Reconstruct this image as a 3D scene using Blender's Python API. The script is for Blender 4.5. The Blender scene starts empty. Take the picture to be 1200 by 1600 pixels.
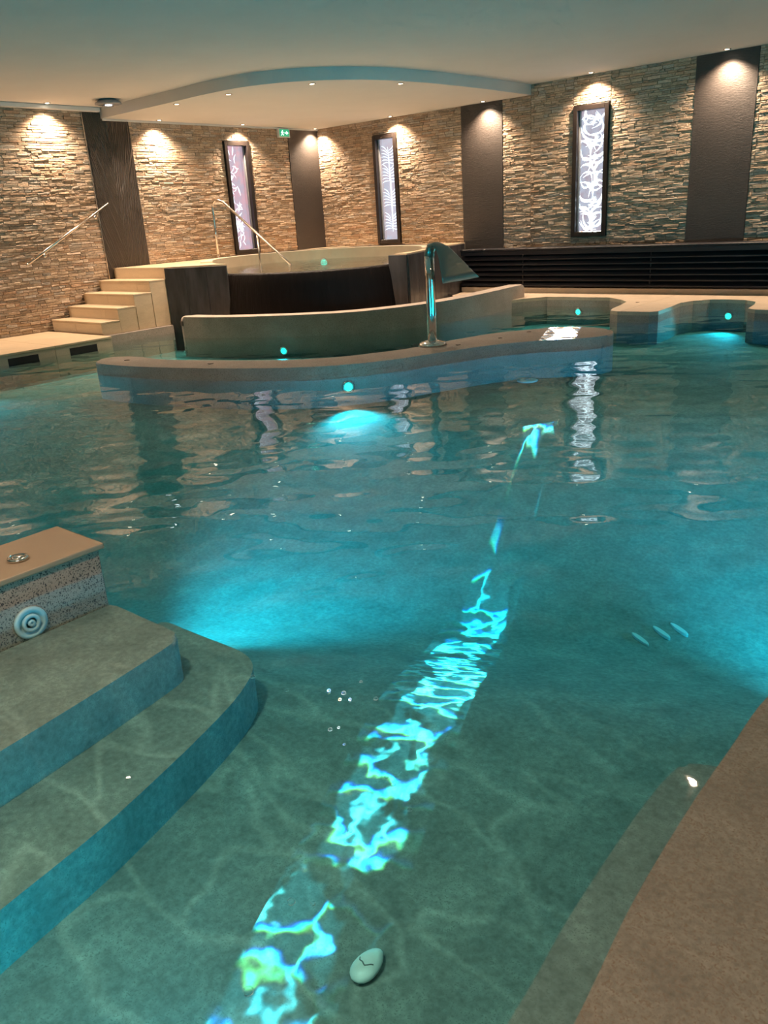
import bpy, bmesh, math, random
import numpy as np
from mathutils import Vector, Matrix
random.seed(11)
R = math.radians
S = bpy.context.scene
COL = S.collection

# ------------------------------------------------------------------ camera
CAM_H = 1.6
ROT = ((0.7670328460, -0.1794036549, 0.6160153746),
       (0.6388110106, 0.3030885667, -0.7071476603),
       (-0.0598423421, 0.9359228864, 0.3470839160))
FPX = 1248.27
cam_d = bpy.data.cameras.new('camera')
cam = bpy.data.objects.new('camera', cam_d)
COL.objects.link(cam)
cam_d.sensor_fit = 'VERTICAL'
cam_d.sensor_height = 36.0
cam_d.lens = FPX * 36.0 / 1600.0
cam_d.clip_start = 0.05
cam_d.clip_end = 400
cam.matrix_world = Matrix.Translation((0, 0, CAM_H)) @ Matrix(ROT).to_4x4()
S.camera = cam


def project(p):                       # world -> pixel of the 1200x1600 frame
    v = Matrix(ROT).transposed() @ (Vector(p) - Vector((0, 0, CAM_H)))
    if v.z > -0.1:
        return None
    return 600 + FPX * v.x / -v.z, 800 - FPX * v.y / -v.z


# ------------------------------------------------------------------ world, view
S.view_settings.view_transform = 'Standard'
S.view_settings.look = 'None'
S.view_settings.gamma = 1.0
S.view_settings.use_curve_mapping = False
S.view_settings.exposure = 0.0
S.cycles.use_denoising = True
S.cycles.caustics_reflective = False
S.cycles.caustics_refractive = False
S.cycles.sample_clamp_indirect = 4.0
S.cycles.max_bounces = 6
S.cycles.diffuse_bounces = 3
S.cycles.glossy_bounces = 3
S.cycles.use_adaptive_sampling = True
S.cycles.adaptive_threshold = 0.08
S.cycles.adaptive_min_samples = 12
S.cycles.transparent_max_bounces = 16
world = bpy.data.worlds.new('sky')
S.world = world
world.use_nodes = True
wb = world.node_tree.nodes['Background']
wb.inputs['Color'].default_value = (0.62, 0.74, 0.95, 1)
wb.inputs['Strength'].default_value = 0.3
world.cycles.sampling_method = 'NONE'

WARM = (1.0, 0.735, 0.51)
LAMP_W = 410.0          # each recessed downlight, watts
TEAL = (0.0, 0.60, 0.72)
POOL_W = 560.0          # each underwater lamp, watts

# ------------------------------------------------------------------ sunbeam through the right-hand window
SUN_SLOPE = 0.24
SUN_H = Vector((0.418, -1.0, 0)).normalized()
WIN3 = Vector((-6.60, 13.43, 2.05))
SUN_D = 62.0
sun_dir = (SUN_H + Vector((0, 0, -SUN_SLOPE))).normalized()
sun_l = bpy.data.lights.new('sunbeam', 'SPOT')
sun_o = bpy.data.objects.new('sunbeam', sun_l)
COL.objects.link(sun_o)
sun_o.location = WIN3 - sun_dir * SUN_D
sun_o.rotation_euler = sun_dir.to_track_quat('-Z', 'Y').to_euler()
sun_l.spot_size = R(2.1)
sun_l.spot_blend = 0.1
sun_l.shadow_soft_size = 0.001
sun_l.energy = 6e6
sun_l.color = (1.0, 0.97, 0.92)


def sun_nodes():
    # caustic cusps with coloured fringes, painted into the beam's emission by textures
    sun_l.use_nodes = True
    nt = sun_l.node_tree
    n, l = nt.nodes, nt.links
    em = n['Emission']
    geo = n.new('ShaderNodeNewGeometry')
    U = sun_dir.cross(Vector((0, 0, 1))).normalized()
    V = U.cross(sun_dir).normalized()
    D = SUN_D + 12

    def math_(op, a, b=None, c=None):
        m = n.new('ShaderNodeMath'); m.operation = op
        for i, x in enumerate((a, b, c)):
            if x is None: continue
            if isinstance(x, (int, float)): m.inputs[i].default_value = x
            else: l.new(x, m.inputs[i])
        return m.outputs[0]

    def dot(vec):
        d = n.new('ShaderNodeVectorMath'); d.operation = 'DOT_PRODUCT'
        l.new(geo.outputs['Incoming'], d.inputs[0]); d.inputs[1].default_value = vec
        return math_('MULTIPLY', d.outputs['Value'], D)
    u, v = dot(U), dot(V)

    def comb(a, b, c=0.0):
        m = n.new('ShaderNodeCombineXYZ')
        for i, x in enumerate((a, b, c)):
            if isinstance(x, (int, float)): m.inputs[i].default_value = x
            else: l.new(x, m.inputs[i])
        return m.outputs[0]

    def noise(vec, scale, detail=2):
        m = n.new('ShaderNodeTexNoise'); m.inputs['Scale'].default_value = scale
        m.inputs['Detail'].default_value = detail; l.new(vec, m.inputs['Vector'])
        return m.outputs['Fac']
    base = comb(math_('MULTIPLY', u, 4.6), math_('MULTIPLY', v, 21.0))
    warp = noise(base, 1.6)
    warp2 = noise(comb(math_('MULTIPLY', u, 4.6), math_('MULTIPLY', v, 21.0), 7.3), 1.2)
    uu = math_('ADD', math_('MULTIPLY', u, 4.6), math_('MULTIPLY', warp, 1.6))
    outs = []
    for k, off in enumerate((0.0, 0.055, 0.11)):
        vv = math_('ADD', math_('ADD', math_('MULTIPLY', v, 21.0), math_('MULTIPLY', warp2, 1.6)), off)
        vo = n.new('ShaderNodeTexVoronoi'); vo.feature = 'DISTANCE_TO_EDGE'
        vo.inputs['Scale'].default_value = 0.95
        l.new(comb(uu, vv), vo.inputs['Vector'])
        mr = n.new('ShaderNodeMapRange'); mr.interpolation_type = 'SMOOTHSTEP'
        l.new(vo.outputs['Distance'], mr.inputs['Value'])
        mr.inputs['From Min'].default_value = 0.0; mr.inputs['From Max'].default_value = 0.22
        mr.inputs['To Min'].default_value = 1.0; mr.inputs['To Max'].default_value = 0.0
        outs.append(math_('ADD', math_('MULTIPLY', math_('POWER', mr.outputs[0], 4.0), 4.5), 0.22))
    # noise mask painting large gaps and a meandering edge into the beam
    gap = n.new('ShaderNodeMapRange'); gap.interpolation_type = 'SMOOTHSTEP'
    l.new(noise(comb(math_('MULTIPLY', u, 3.0), math_('MULTIPLY', v, 15.0), 12.2), 0.9, 3), gap.inputs['Value'])
    gap.inputs['From Min'].default_value = 0.40; gap.inputs['From Max'].default_value = 0.46
    mean = math_('MULTIPLY', math_('SUBTRACT', noise(comb(0.0, math_('MULTIPLY', v, 9.0), 1.7), 0.8), 0.5), 0.38)
    side = n.new('ShaderNodeMapRange'); side.interpolation_type = 'SMOOTHSTEP'
    l.new(math_('ABSOLUTE', math_('SUBTRACT', u, mean)), side.inputs['Value'])
    side.inputs['From Min'].default_value = 0.13; side.inputs['From Max'].default_value = 0.16
    side.inputs['To Min'].default_value = 1.0; side.inputs['To Max'].default_value = 0.0
    mask = math_('ADD', math_('MULTIPLY', math_('MULTIPLY', gap.outputs[0], side.outputs[0]), 0.975), 0.025)
    cc = n.new('ShaderNodeCombineColor')
    for i in range(3): l.new(outs[i], cc.inputs[i])
    l.new(cc.outputs[0], em.inputs['Color'])
    l.new(mask, em.inputs['Strength'])


sun_nodes()

# ------------------------------------------------------------------ materials
MATS = {}


def new_mat(name):
    m = bpy.data.materials.new(name); m.use_nodes = True
    MATS[name] = m
    return m, m.node_tree.nodes, m.node_tree.links, m.node_tree.nodes['Principled BSDF']


def mat(name, base, rough=0.6, metal=0.0, var=0.0, scale=4.0, stretch=(1, 1, 1), var2=0.0, scale2=60.0,
        speck=None, speck_scale=120.0, speck_cut=0.62, bump=0.0, bump_scale=40.0, bump_stretch=None, spec=0.5, coat=0.0, tint=None):
    m, n, l, p = new_mat(name)
    p.inputs['Roughness'].default_value = rough
    p.inputs['Metallic'].default_value = metal
    p.inputs['Specular IOR Level'].default_value = spec
    p.inputs['Coat Weight'].default_value = coat
    p.inputs['Coat Roughness'].default_value = 0.08
    geo = n.new('ShaderNodeNewGeometry')
    mp = n.new('ShaderNodeMapping'); mp.inputs['Scale'].default_value = stretch
    l.new(geo.outputs['Position'], mp.inputs['Vector'])
    col = None
    rgb = n.new('ShaderNodeRGB'); rgb.outputs[0].default_value = (*base, 1)
    col = rgb.outputs[0]

    def nz(sc, det=4):
        t = n.new('ShaderNodeTexNoise'); t.inputs['Scale'].default_value = sc
        t.inputs['Detail'].default_value = det; t.inputs['Roughness'].default_value = 0.6
        l.new(mp.outputs[0], t.inputs['Vector']); return t.outputs['Fac']

    def mul(c, fac, amt):
        mr = n.new('ShaderNodeMapRange'); l.new(fac, mr.inputs['Value'])
        mr.inputs['From Min'].default_value = 0.25; mr.inputs['From Max'].default_value = 0.75
        mr.inputs['To Min'].default_value = 1 - amt; mr.inputs['To Max'].default_value = 1 + amt
        h = n.new('ShaderNodeVectorMath'); h.operation = 'SCALE'
        l.new(c, h.inputs[0]); l.new(mr.outputs[0], h.inputs['Scale']); return h.outputs[0]
    if tint:
        mx = n.new('ShaderNodeMix'); mx.data_type = 'RGBA'
        l.new(nz(scale * 0.6), mx.inputs[0]); l.new(col, mx.inputs[6]); mx.inputs[7].default_value = (*tint, 1)
        col = mx.outputs[2]
    if var: col = mul(col, nz(scale), var)
    if var2: col = mul(col, nz(scale2, 2), var2)
    if speck:
        v = n.new('ShaderNodeTexNoise'); v.inputs['Scale'].default_value = speck_scale; v.inputs['Detail'].default_value = 1
        l.new(geo.outputs['Position'], v.inputs['Vector'])
        st = n.new('ShaderNodeMapRange'); l.new(v.outputs['Fac'], st.inputs['Value'])
        st.inputs['From Min'].default_value = speck_cut; st.inputs['From Max'].default_value = speck_cut + 0.05
        mx = n.new('ShaderNodeMix'); mx.data_type = 'RGBA'
        l.new(st.outputs[0], mx.inputs[0]); l.new(col, mx.inputs[6]); mx.inputs[7].default_value = (*speck, 1)
        col = mx.outputs[2]
    l.new(col, p.inputs['Base Color'])
    if bump:
        t = n.new('ShaderNodeTexNoise'); t.inputs['Scale'].default_value = bump_scale; t.inputs['Detail'].default_value = 4
        mp2 = n.new('ShaderNodeMapping'); mp2.inputs['Scale'].default_value = bump_stretch or (1, 1, 1)
        l.new(geo.outputs['Position'], mp2.inputs['Vector']); l.new(mp2.outputs[0], t.inputs['Vector'])
        b = n.new('ShaderNodeBump'); b.inputs['Strength'].default_value = bump; b.inputs['Distance'].default_value = 0.01
        l.new(t.outputs['Fac'], b.inputs['Height']); l.new(b.outputs[0], p.inputs['Normal'])
    return m


def emit(name, color, strength):
    m, n, l, p = new_mat(name)
    p.inputs['Base Color'].default_value = (*[c * .6 for c in color], 1)
    p.inputs['Emission Color'].default_value = (*color, 1)
    p.inputs['Emission Strength'].default_value = strength
    return m


def lit_glass(name, color, strength, trans):
    m, n, l, p = new_mat(name)
    n.remove(p)
    e = n.new('ShaderNodeEmission'); t = n.new('ShaderNodeBsdfTransparent'); g = n.new('ShaderNodeBsdfGlossy')
    a = n.new('ShaderNodeAddShader'); mx = n.new('ShaderNodeMixShader')
    geo = n.new('ShaderNodeNewGeometry')
    nz = n.new('ShaderNodeTexNoise'); nz.inputs['Scale'].default_value = 7.0; nz.inputs['Detail'].default_value = 3
    l.new(geo.outputs['Position'], nz.inputs['Vector'])
    cr = n.new('ShaderNodeValToRGB')
    cr.color_ramp.elements[0].position = 0.35; cr.color_ramp.elements[0].color = (*color[0], 1)
    cr.color_ramp.elements[1].position = 0.62; cr.color_ramp.elements[1].color = (*color[1], 1)
    l.new(nz.outputs['Fac'], cr.inputs[0]); l.new(cr.outputs[0], e.inputs['Color'])
    e.inputs['Strength'].default_value = strength
    t.inputs['Color'].default_value = (trans, trans, trans, 1)
    g.inputs['Roughness'].default_value = 0.05; mx.inputs[0].default_value = 0.04
    l.new(e.outputs[0], a.inputs[0]); l.new(t.outputs[0], a.inputs[1])
    l.new(a.outputs[0], mx.inputs[1]); l.new(g.outputs[0], mx.inputs[2])
    l.new(mx.outputs[0], n['Material Output'].inputs['Surface'])
    return m


def water_mat(name, volume):
    m, n, l, p = new_mat(name)
    n.remove(p)
    geo = n.new('ShaderNodeNewGeometry')

    def wave(scale, rot, stretch, detail=2):
        mp = n.new('ShaderNodeMapping'); mp.inputs['Rotation'].default_value = (0, 0, R(rot)); mp.inputs['Scale'].default_value = stretch
        l.new(geo.outputs['Position'], mp.inputs['Vector'])
        t = n.new('ShaderNodeTexNoise'); t.inputs['Scale'].default_value = scale; t.inputs['Detail'].default_value = detail
        t.inputs['Roughness'].default_value = 0.45
        l.new(mp.outputs[0], t.inputs['Vector']); return t.outputs['Fac']
    b2 = n.new('ShaderNodeBump'); b2.inputs['Strength'].default_value = 1.0; b2.inputs['Distance'].default_value = 0.04
    if not volume: l.new(wave(6.0, 25, (0.7, 1.2, 1)), b2.inputs['Height'])
    # same air/water reflectance from either side (the node inverts the IOR on back faces)
    ior = n.new('ShaderNodeMapRange'); l.new(geo.outputs['Backfacing'], ior.inputs['Value'])
    ior.inputs['To Min'].default_value = 1.45; ior.inputs['To Max'].default_value = 1 / 1.45
    fr = n.new('ShaderNodeFresnel'); l.new(ior.outputs[0], fr.inputs['IOR'])
    if not volume: l.new(b2.outputs[0], fr.inputs['Normal'])
    t = n.new('ShaderNodeBsdfTransparent'); g = n.new('ShaderNodeBsdfGlossy')
    g.inputs['Roughness'].default_value = 0.015
    if not volume: l.new(b2.outputs[0], g.inputs['Normal'])
    mx = n.new('ShaderNodeMixShader')
    l.new(fr.outputs[0], mx.inputs[0]); l.new(t.outputs[0], mx.inputs[1]); l.new(g.outputs[0], mx.inputs[2])
    l.new(mx.outputs[0], n['Material Output'].inputs['Surface'])
    if volume:
        v = n.new('ShaderNodeVolumeAbsorption')
        v.inputs['Color'].default_value = (0.0, 0.85, 0.925, 1); v.inputs['Density'].default_value = 0.85
        l.new(v.outputs[0], n['Material Output'].inputs['Volume'])
    return m


def stone_mat():
    m, n, l, p = new_mat('ledger_stone')
    at = n.new('ShaderNodeAttribute'); at.attribute_name = 'Col'
    geo = n.new('ShaderNodeNewGeometry')
    t = n.new('ShaderNodeTexNoise'); t.inputs['Scale'].default_value = 30; t.inputs['Detail'].default_value = 5
    mp = n.new('ShaderNodeMapping'); mp.inputs['Scale'].default_value = (1, 1, 2.5)
    l.new(geo.outputs['Position'], mp.inputs['Vector']); l.new(mp.outputs[0], t.inputs['Vector'])
    mr = n.new('ShaderNodeMapRange'); l.new(t.outputs['Fac'], mr.inputs['Value'])
    mr.inputs['From Min'].default_value = .3; mr.inputs['From Max'].default_value = .7
    mr.inputs['To Min'].default_value = .72; mr.inputs['To Max'].default_value = 1.25
    h = n.new('ShaderNodeVectorMath'); h.operation = 'SCALE'
    l.new(at.outputs['Color'], h.inputs[0]); l.new(mr.outputs[0], h.inputs['Scale'])
    l.new(h.outputs[0], p.inputs['Base Color']); p.inputs['Roughness'].default_value = .85
    b = n.new('ShaderNodeBump'); b.inputs['Strength'].default_value = .8; b.inputs['Distance'].default_value = .012
    l.new(t.outputs['Fac'], b.inputs['Height']); l.new(b.outputs[0], p.inputs['Normal'])


def palm_mat():          # dark panel with pressed palm-leaf relief
    m, n, l, p = new_mat('palm_relief')
    geo = n.new('ShaderNodeNewGeometry')
    sep = n.new('ShaderNodeSeparateXYZ'); l.new(geo.outputs['Position'], sep.inputs[0])

    def mt(op, a, b=0.0):
        m_ = n.new('ShaderNodeMath'); m_.operation = op
        for i_, x_ in enumerate((a, b)):
            if isinstance(x_, (int, float)): m_.inputs[i_].default_value = x_
            else: l.new(x_, m_.inputs[i_])
        return m_.outputs[0]
    ay = mt('ABSOLUTE', mt('SUBTRACT', sep.outputs['Y'], 8.39))
    # fronds fan upwards and outwards from the centre line
    ph = mt('SUBTRACT', mt('MULTIPLY', ay, 2.6), mt('MULTIPLY', sep.outputs['Z'], .75))
    cv = n.new('ShaderNodeCombineXYZ'); l.new(ph, cv.inputs[0]); l.new(mt('MULTIPLY', sep.outputs['Y'], .35), cv.inputs[1]); l.new(mt('MULTIPLY', sep.outputs['Z'], .35), cv.inputs[2])
    w = n.new('ShaderNodeTexWave'); w.inputs['Scale'].default_value = 3.4; w.inputs['Distortion'].default_value = 5
    w.inputs['Detail'].default_value = 2.0; w.bands_direction = 'X'; w.inputs['Detail Scale'].default_value = 1.6
    l.new(cv.outputs[0], w.inputs['Vector'])
    b = n.new('ShaderNodeBump'); b.inputs['Strength'].default_value = .9; b.inputs['Distance'].default_value = .02
    l.new(w.outputs['Fac'], b.inputs['Height']); l.new(b.outputs[0], p.inputs['Normal'])
    p.inputs['Base Color'].default_value = (.055, .042, .034, 1); p.inputs['Roughness'].default_value = .42


mat('plaster_ceiling', (.62, .62, .61), .9, var=.03, scale=1.5)
mat('plaster_wall', (.50, .43, .35), .9, var=.06, scale=1.0)
stone_mat(); palm_mat()
mat('stone_backing', (.22, .165, .115), .95, var=.3, scale=9)
mat('dark_panel', (.045, .037, .033), .55, var=.10, scale=3, bump=.5, bump_scale=26, bump_stretch=(1, 1, 6))
mat('window_frame', (.016, .012, .011), .35)
mat('travertine', (.52, .40, .27), .45, var=.10, scale=3, var2=.06, scale2=35, stretch=(1, 1, 3), coat=.15)
mat('coping_stone', (.50, .40, .30), .6, var=.10, scale=4, var2=.10, scale2=70, bump=.15, bump_scale=90)
mat('concrete_cast', (.34, .285, .245), .75, var=.14, scale=3.5, var2=.14, scale2=60, speck=(.22, .18, .15), speck_scale=95, speck_cut=.6, bump=.3, bump_scale=90)
mat('terrazzo', (.46, .34, .27), .6, var=.08, scale=5, speck=(.07, .055, .05), speck_scale=150, speck_cut=.56)
mat('coping_tan', (.40, .285, .19), .42, var=.05, scale=3, coat=.1)
mat('pool_plaster', (.31, .30, .265), .8, var=.26, scale=5.0, tint=(.22, .23, .215), var2=.28, scale2=38, speck=(.21, .21, .19), speck_scale=170, speck_cut=.60)
mat('shelf_plaster', (.25, .215, .18), .8, var=.20, scale=6, var2=.25, scale2=55, speck=(.22, .165, .125), speck_scale=160, speck_cut=.58)
mat('slate', (.055, .052, .056), .45, var=.8, scale=6, tint=(.03, .028, .03), stretch=(1, 1, .22), bump=.5, bump_scale=24, bump_stretch=(1, 1, .25), coat=.2)
mat('wet_black_stone', (.006, .0045, .0045), .42, var=.5, scale=10, stretch=(1, 1, .12), bump=1.0, bump_scale=34, bump_stretch=(1, 1, .08), spec=.16)
mat('rim_cream', (.50, .43, .33), .5, var=.08, scale=4)
mat('louvre', (.012, .011, .015), .45, var=.1)
mat('louvre_back', (.003, .003, .004), .9)
mat('chrome', (.75, .72, .68), .12, 1.0)
mat('steel', (.62, .57, .52), .22, 1.0)
mat('blade_steel', (.20, .235, .215), .34, .9)
mat('dark_slot', (.010, .010, .012), .8)
mat('white_plastic', (.72, .72, .70), .4)
mat('fixture_grey', (.22, .23, .25), .4)
mat('shell_white', (.88, .88, .85), .35, var=.06, scale=20)
mat('shell_seam', (.18, .18, .17), .6)
mat('mark_dark', (.10, .07, .06), .7)
mat('pale_jet', (.62, .76, .76), .4)
emit('lamp_glow', (1.0, .80, .58), 26.0)
emit('pool_glow', (.03, .95, .70), 4.0)
emit('led_white', (.85, .92, 1.0), 9.0)
emit('sign_green', (.03, .40, .20), .9)
emit('sign_white', (.75, 1.0, .88), 1.5)
lit_glass('window_film_a', ((.36, .27, .30), (.40, .42, .50)), .55, .8)
lit_glass('window_film_b', ((.62, .62, .72), (.66, .54, .60)), .42, .8)
lit_glass('window_film_c', ((.52, .42, .50), (.72, .40, .45)), .55, .7)
lit_glass('leaf_bright', ((.80, .93, 1.0), (.70, .90, .95)), 1.35, .9)
lit_glass('leaf_soft', ((.75, .85, .95), (.62, .82, .86)), 0.75, .9)
water_mat('pool_water', True); water_mat('whirlpool_water', False)


def bubble_mat():
    m, n, l, p = new_mat('bubble_film')
    n.remove(p)
    lw = n.new('ShaderNodeLayerWeight'); lw.inputs['Blend'].default_value = .25
    t = n.new('ShaderNodeBsdfTransparent'); g = n.new('ShaderNodeBsdfTranslucent'); g.inputs['Color'].default_value = (.9, .95, .95, 1)
    mx = n.new('ShaderNodeMixShader')
    l.new(lw.outputs['Facing'], mx.inputs[0]); l.new(t.outputs[0], mx.inputs[1]); l.new(g.outputs[0], mx.inputs[2])
    l.new(mx.outputs[0], n['Material Output'].inputs['Surface'])


bubble_mat()
for k_ in ('lamp_glow', 'pool_glow', 'led_white', 'sign_green', 'sign_white', 'leaf_bright', 'leaf_soft', 'window_film_a', 'window_film_b', 'window_film_c'):
    MATS[k_].cycles.emission_sampling = 'NONE'       # tiny sources: left to the spots and to chance hits

# ------------------------------------------------------------------ object helpers
ORG = {}


def tag(o, label=None, cat=None, group=None, kind=None):
    if label: o['label'] = label
    if cat: o['category'] = cat
    if group: o['group'] = group
    if kind: o['kind'] = kind
    return o


def empty(name, loc, label=None, cat=None, group=None, kind=None):
    o = bpy.data.objects.new(name, None); COL.objects.link(o)
    o.location = loc; o.empty_display_size = .1
    ORG[o.name] = Vector(loc)
    return tag(o, label, cat, group, kind)


def build(name, verts, faces, m, parent=None, smooth=False, cols=None):
    if parent is not None:
        org = ORG[parent.name]
    else:
        xs = [v[0] for v in verts]; ys = [v[1] for v in verts]; zs = [v[2] for v in verts]
        org = Vector(((min(xs) + max(xs)) / 2, (min(ys) + max(ys)) / 2, min(zs)))
    me = bpy.data.meshes.new(name)
    me.from_pydata([Vector(v) - org for v in verts], [], faces)
    me.materials.append(MATS[m])
    if smooth:
        me.polygons.foreach_set('use_smooth', [True] * len(me.polygons))
    if cols:
        a = me.color_attributes.new('Col', 'FLOAT_COLOR', 'POINT')
        for i, c in enumerate(cols): a.data[i].color = (*c, 1)
    me.update()
    o = bpy.data.objects.new(name, me); COL.objects.link(o)
    if parent is not None: o.parent = parent
    else: o.location = org
    ORG[o.name] = org
    return o


def bm_build(name, bm, m, parent=None, smooth=False):
    bmesh.ops.recalc_face_normals(bm, faces=bm.faces)
    bm.verts.index_update()
    vs = [v.co.copy() for v in bm.verts]; fs = [[v.index for v in f.verts] for f in bm.faces]
    bm.free()
    return build(name, vs, fs, m, parent, smooth)


def box(name, x0, x1, y0, y1, z0, z1, m, parent=None, bevel=0.0, seg=1):
    bm = bmesh.new()
    vs = [bm.verts.new((x, y, z)) for z in (z0, z1) for y in (y0, y1) for x in (x0, x1)]
    for f in ((0, 1, 3, 2), (4, 5, 7, 6), (0, 1, 5, 4), (2, 3, 7, 6), (0, 2, 6, 4), (1, 3, 7, 5)):
        bm.faces.new([vs[i] for i in f])
    if bevel:
        bmesh.ops.bevel(bm, geom=bm.edges[:], offset=bevel, segments=seg, affect='EDGES', profile=.6)
    return bm_build(name, bm, m, parent)


def prism(name, outline, z0, z1, m, parent=None, bevel=0.0, seg=3, smooth=False, ztop=None):
    bm = bmesh.new()
    lo = [bm.verts.new((x, y, z0)) for x, y in outline]
    hi = [bm.verts.new((x, y, (ztop(x, y) if ztop else z1))) for x, y in outline]
    n = len(outline)
    bm.faces.new(lo); top = bm.faces.new(hi)
    for i in range(n):
        j = (i + 1) % n
        bm.faces.new((lo[i], lo[j], hi[j], hi[i]))
    if bevel:
        bmesh.ops.bevel(bm, geom=list(top.edges), offset=bevel, segments=seg, affect='EDGES', profile=.5)
    return bm_build(name, bm, m, parent, smooth)


def tube(name, path, rad, m, parent=None, nseg=12, cap=True):
    pts = [Vector(p) for p in path]
    rads = rad if isinstance(rad, (list, tuple)) else [rad] * len(pts)
    vs, fs = [], []
    t0 = (pts[1] - pts[0]).normalized()
    nrm = t0.orthogonal().normalized()
    for i, p in enumerate(pts):
        if i == 0: t = t0
        elif i == len(pts) - 1: t = (pts[i] - pts[i - 1]).normalized()
        else: t = ((pts[i] - pts[i - 1]).normalized() + (pts[i + 1] - pts[i]).normalized()).normalized()
        nrm = (nrm - t * nrm.dot(t)).normalized(); bn = t.cross(nrm)
        for k in range(nseg):
            a = 2 * math.pi * k / nseg
            vs.append(p + (nrm * math.cos(a) + bn * math.sin(a)) * rads[i])
    for i in range(len(pts) - 1):
        for k in range(nseg):
            k2 = (k + 1) % nseg
            fs.append((i * nseg + k, i * nseg + k2, (i + 1) * nseg + k2, (i + 1) * nseg + k))
    if cap:
        fs.append(tuple(range(nseg - 1, -1, -1))); b = (len(pts) - 1) * nseg
        fs.append(tuple(b + k for k in range(nseg)))
    return build(name, vs, fs, m, parent, True)


def lathe(name, prof, origin, axis, m, parent=None, nseg=24, sy=1.0, smooth=True):
    ax = Vector(axis).normalized(); q = ax.to_track_quat('Z', 'Y'); o = Vector(origin)
    vs, fs = [], []
    for r, h in prof:
        for k in range(nseg):
            a = 2 * math.pi * k / nseg
            vs.append(o + q @ Vector((r * math.cos(a), r * math.sin(a) * sy, h)))
    for i in range(len(prof) - 1):
        for k in range(nseg):
            k2 = (k + 1) % nseg
            fs.append((i * nseg + k, i * nseg + k2, (i + 1) * nseg + k2, (i + 1) * nseg + k))
    fs.append(tuple(range(nseg - 1, -1, -1))); b = (len(prof) - 1) * nseg
    fs.append(tuple(b + k for k in range(nseg)))
    return build(name, vs, fs, m, parent, smooth)


def spline(pts, n=6, closed=False):
    out = []; N = len(pts)
    rng = range(N) if closed else range(N - 1)
    g = (lambda i: pts[i % N]) if closed else (lambda i: pts[max(0, min(N - 1, i))])
    for i in rng:
        p0, p1, p2, p3 = g(i - 1), g(i), g(i + 1), g(i + 2)
        for k in range(n):
            t = k / n
            out.append(tuple(.5 * ((2 * p1[d]) + (-p0[d] + p2[d]) * t + (2 * p0[d] - 5 * p1[d] + 4 * p2[d] - p3[d]) * t * t
                                   + (-p0[d] + 3 * p1[d] - 3 * p2[d] + p3[d]) * t ** 3) for d in range(len(p1))))
    if not closed: out.append(tuple(pts[-1]))
    return out


def offset_line(pts, d):
    out = []
    for i, p in enumerate(pts):
        a = Vector(pts[max(0, i - 1)][:2]); b = Vector(pts[min(len(pts) - 1, i + 1)][:2])
        t = (b - a).normalized(); out.append((p[0] - t.y * d, p[1] + t.x * d))
    return out


def clip_rect(poly, x0, x1, y0, y1):
    def cl(P, inside, inter):
        o = []
        for i in range(len(P)):
            a, b = P[i - 1], P[i]
            if inside(b):
                if not inside(a): o.append(inter(a, b))
                o.append(b)
            elif inside(a): o.append(inter(a, b))
        return o

    def ix(v):
        return lambda a, b: (v, a[1] + (b[1] - a[1]) * (v - a[0]) / (b[0] - a[0]))

    def iy(v):
        return lambda a, b: (a[0] + (b[0] - a[0]) * (v - a[1]) / (b[1] - a[1]), v)
    for ins, itr in ((lambda p: p[0] >= x0, ix(x0)), (lambda p: p[0] <= x1, ix(x1)), (lambda p: p[1] >= y0, iy(y0)), (lambda p: p[1] <= y1, iy(y1))):
        if len(poly) < 3: return []
        poly = cl(poly, ins, itr)
    out = []
    for p in poly:
        if not out or math.dist(p, out[-1]) > 1e-4: out.append(p)
    if len(out) > 2 and math.dist(out[0], out[-1]) < 1e-4: out.pop()
    return out


def area(P):
    return abs(sum(P[i - 1][0] * P[i][1] - P[i][0] * P[i - 1][1] for i in range(len(P)))) / 2


def spot(name, loc, direction, power, color, size=R(110), blend=1.0, radius=.03, parent=None):
    d = bpy.data.lights.new(name, 'SPOT'); o = bpy.data.objects.new(name, d); COL.objects.link(o)
    d.energy = power; d.color = color; d.spot_size = size; d.spot_blend = blend; d.shadow_soft_size = radius
    o.rotation_euler = Vector(direction).to_track_quat('-Z', 'Y').to_euler()
    if parent is not None:
        o.parent = parent; o.location = Vector(loc) - ORG[parent.name]
    else: o.location = loc
    return o


# ------------------------------------------------------------------ the room shell
XL, YB = -12.9, 13.43
XR, YF = 4.0, -3.5
ZD, ZC, ZS = 0.15, 3.54, 3.38            # deck, ceiling, soffit
WIN_L = (10.84, 11.47)                   # window on the left wall (y range)
WIN_2 = (-11.345, -10.745)               # windows on the back wall (x range)
WIN_3 = (-6.945, -6.31)
WZ = (1.06, 3.10)


def wall_with_holes(name, axis, c0, thick, a0, a1, z0, z1, holes, m):
    # wall slab standing at coordinate c0 of the axis, running a0..a1, with rectangular window holes
    cuts = sorted({a0, a1, *[h for hh in holes for h in hh]}); zs = [z0, WZ[0], WZ[1], z1]
    bm = bmesh.new()
    for i in range(len(cuts) - 1):
        for k in range(3):
            am = (cuts[i] + cuts[i + 1]) / 2
            if k == 1 and any(h[0] < am < h[1] for h in holes): continue
            lo, hi = sorted((c0, c0 + thick))
            if axis == 'x': mn, mxx = (lo, cuts[i], zs[k]), (hi, cuts[i + 1], zs[k + 1])
            else: mn, mxx = (cuts[i], lo, zs[k]), (cuts[i + 1], hi, zs[k + 1])
            vs = [bm.verts.new((x, y, z)) for z in (mn[2], mxx[2]) for y in (mn[1], mxx[1]) for x in (mn[0], mxx[0])]
            for f in ((0, 1, 3, 2), (4, 5, 7, 6), (0, 1, 5, 4), (2, 3, 7, 6), (0, 2, 6, 4), (1, 3, 7, 5)):
                bm.faces.new([vs[q] for q in f])
    return tag(bm_build(name, bm, m), kind='structure')


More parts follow.
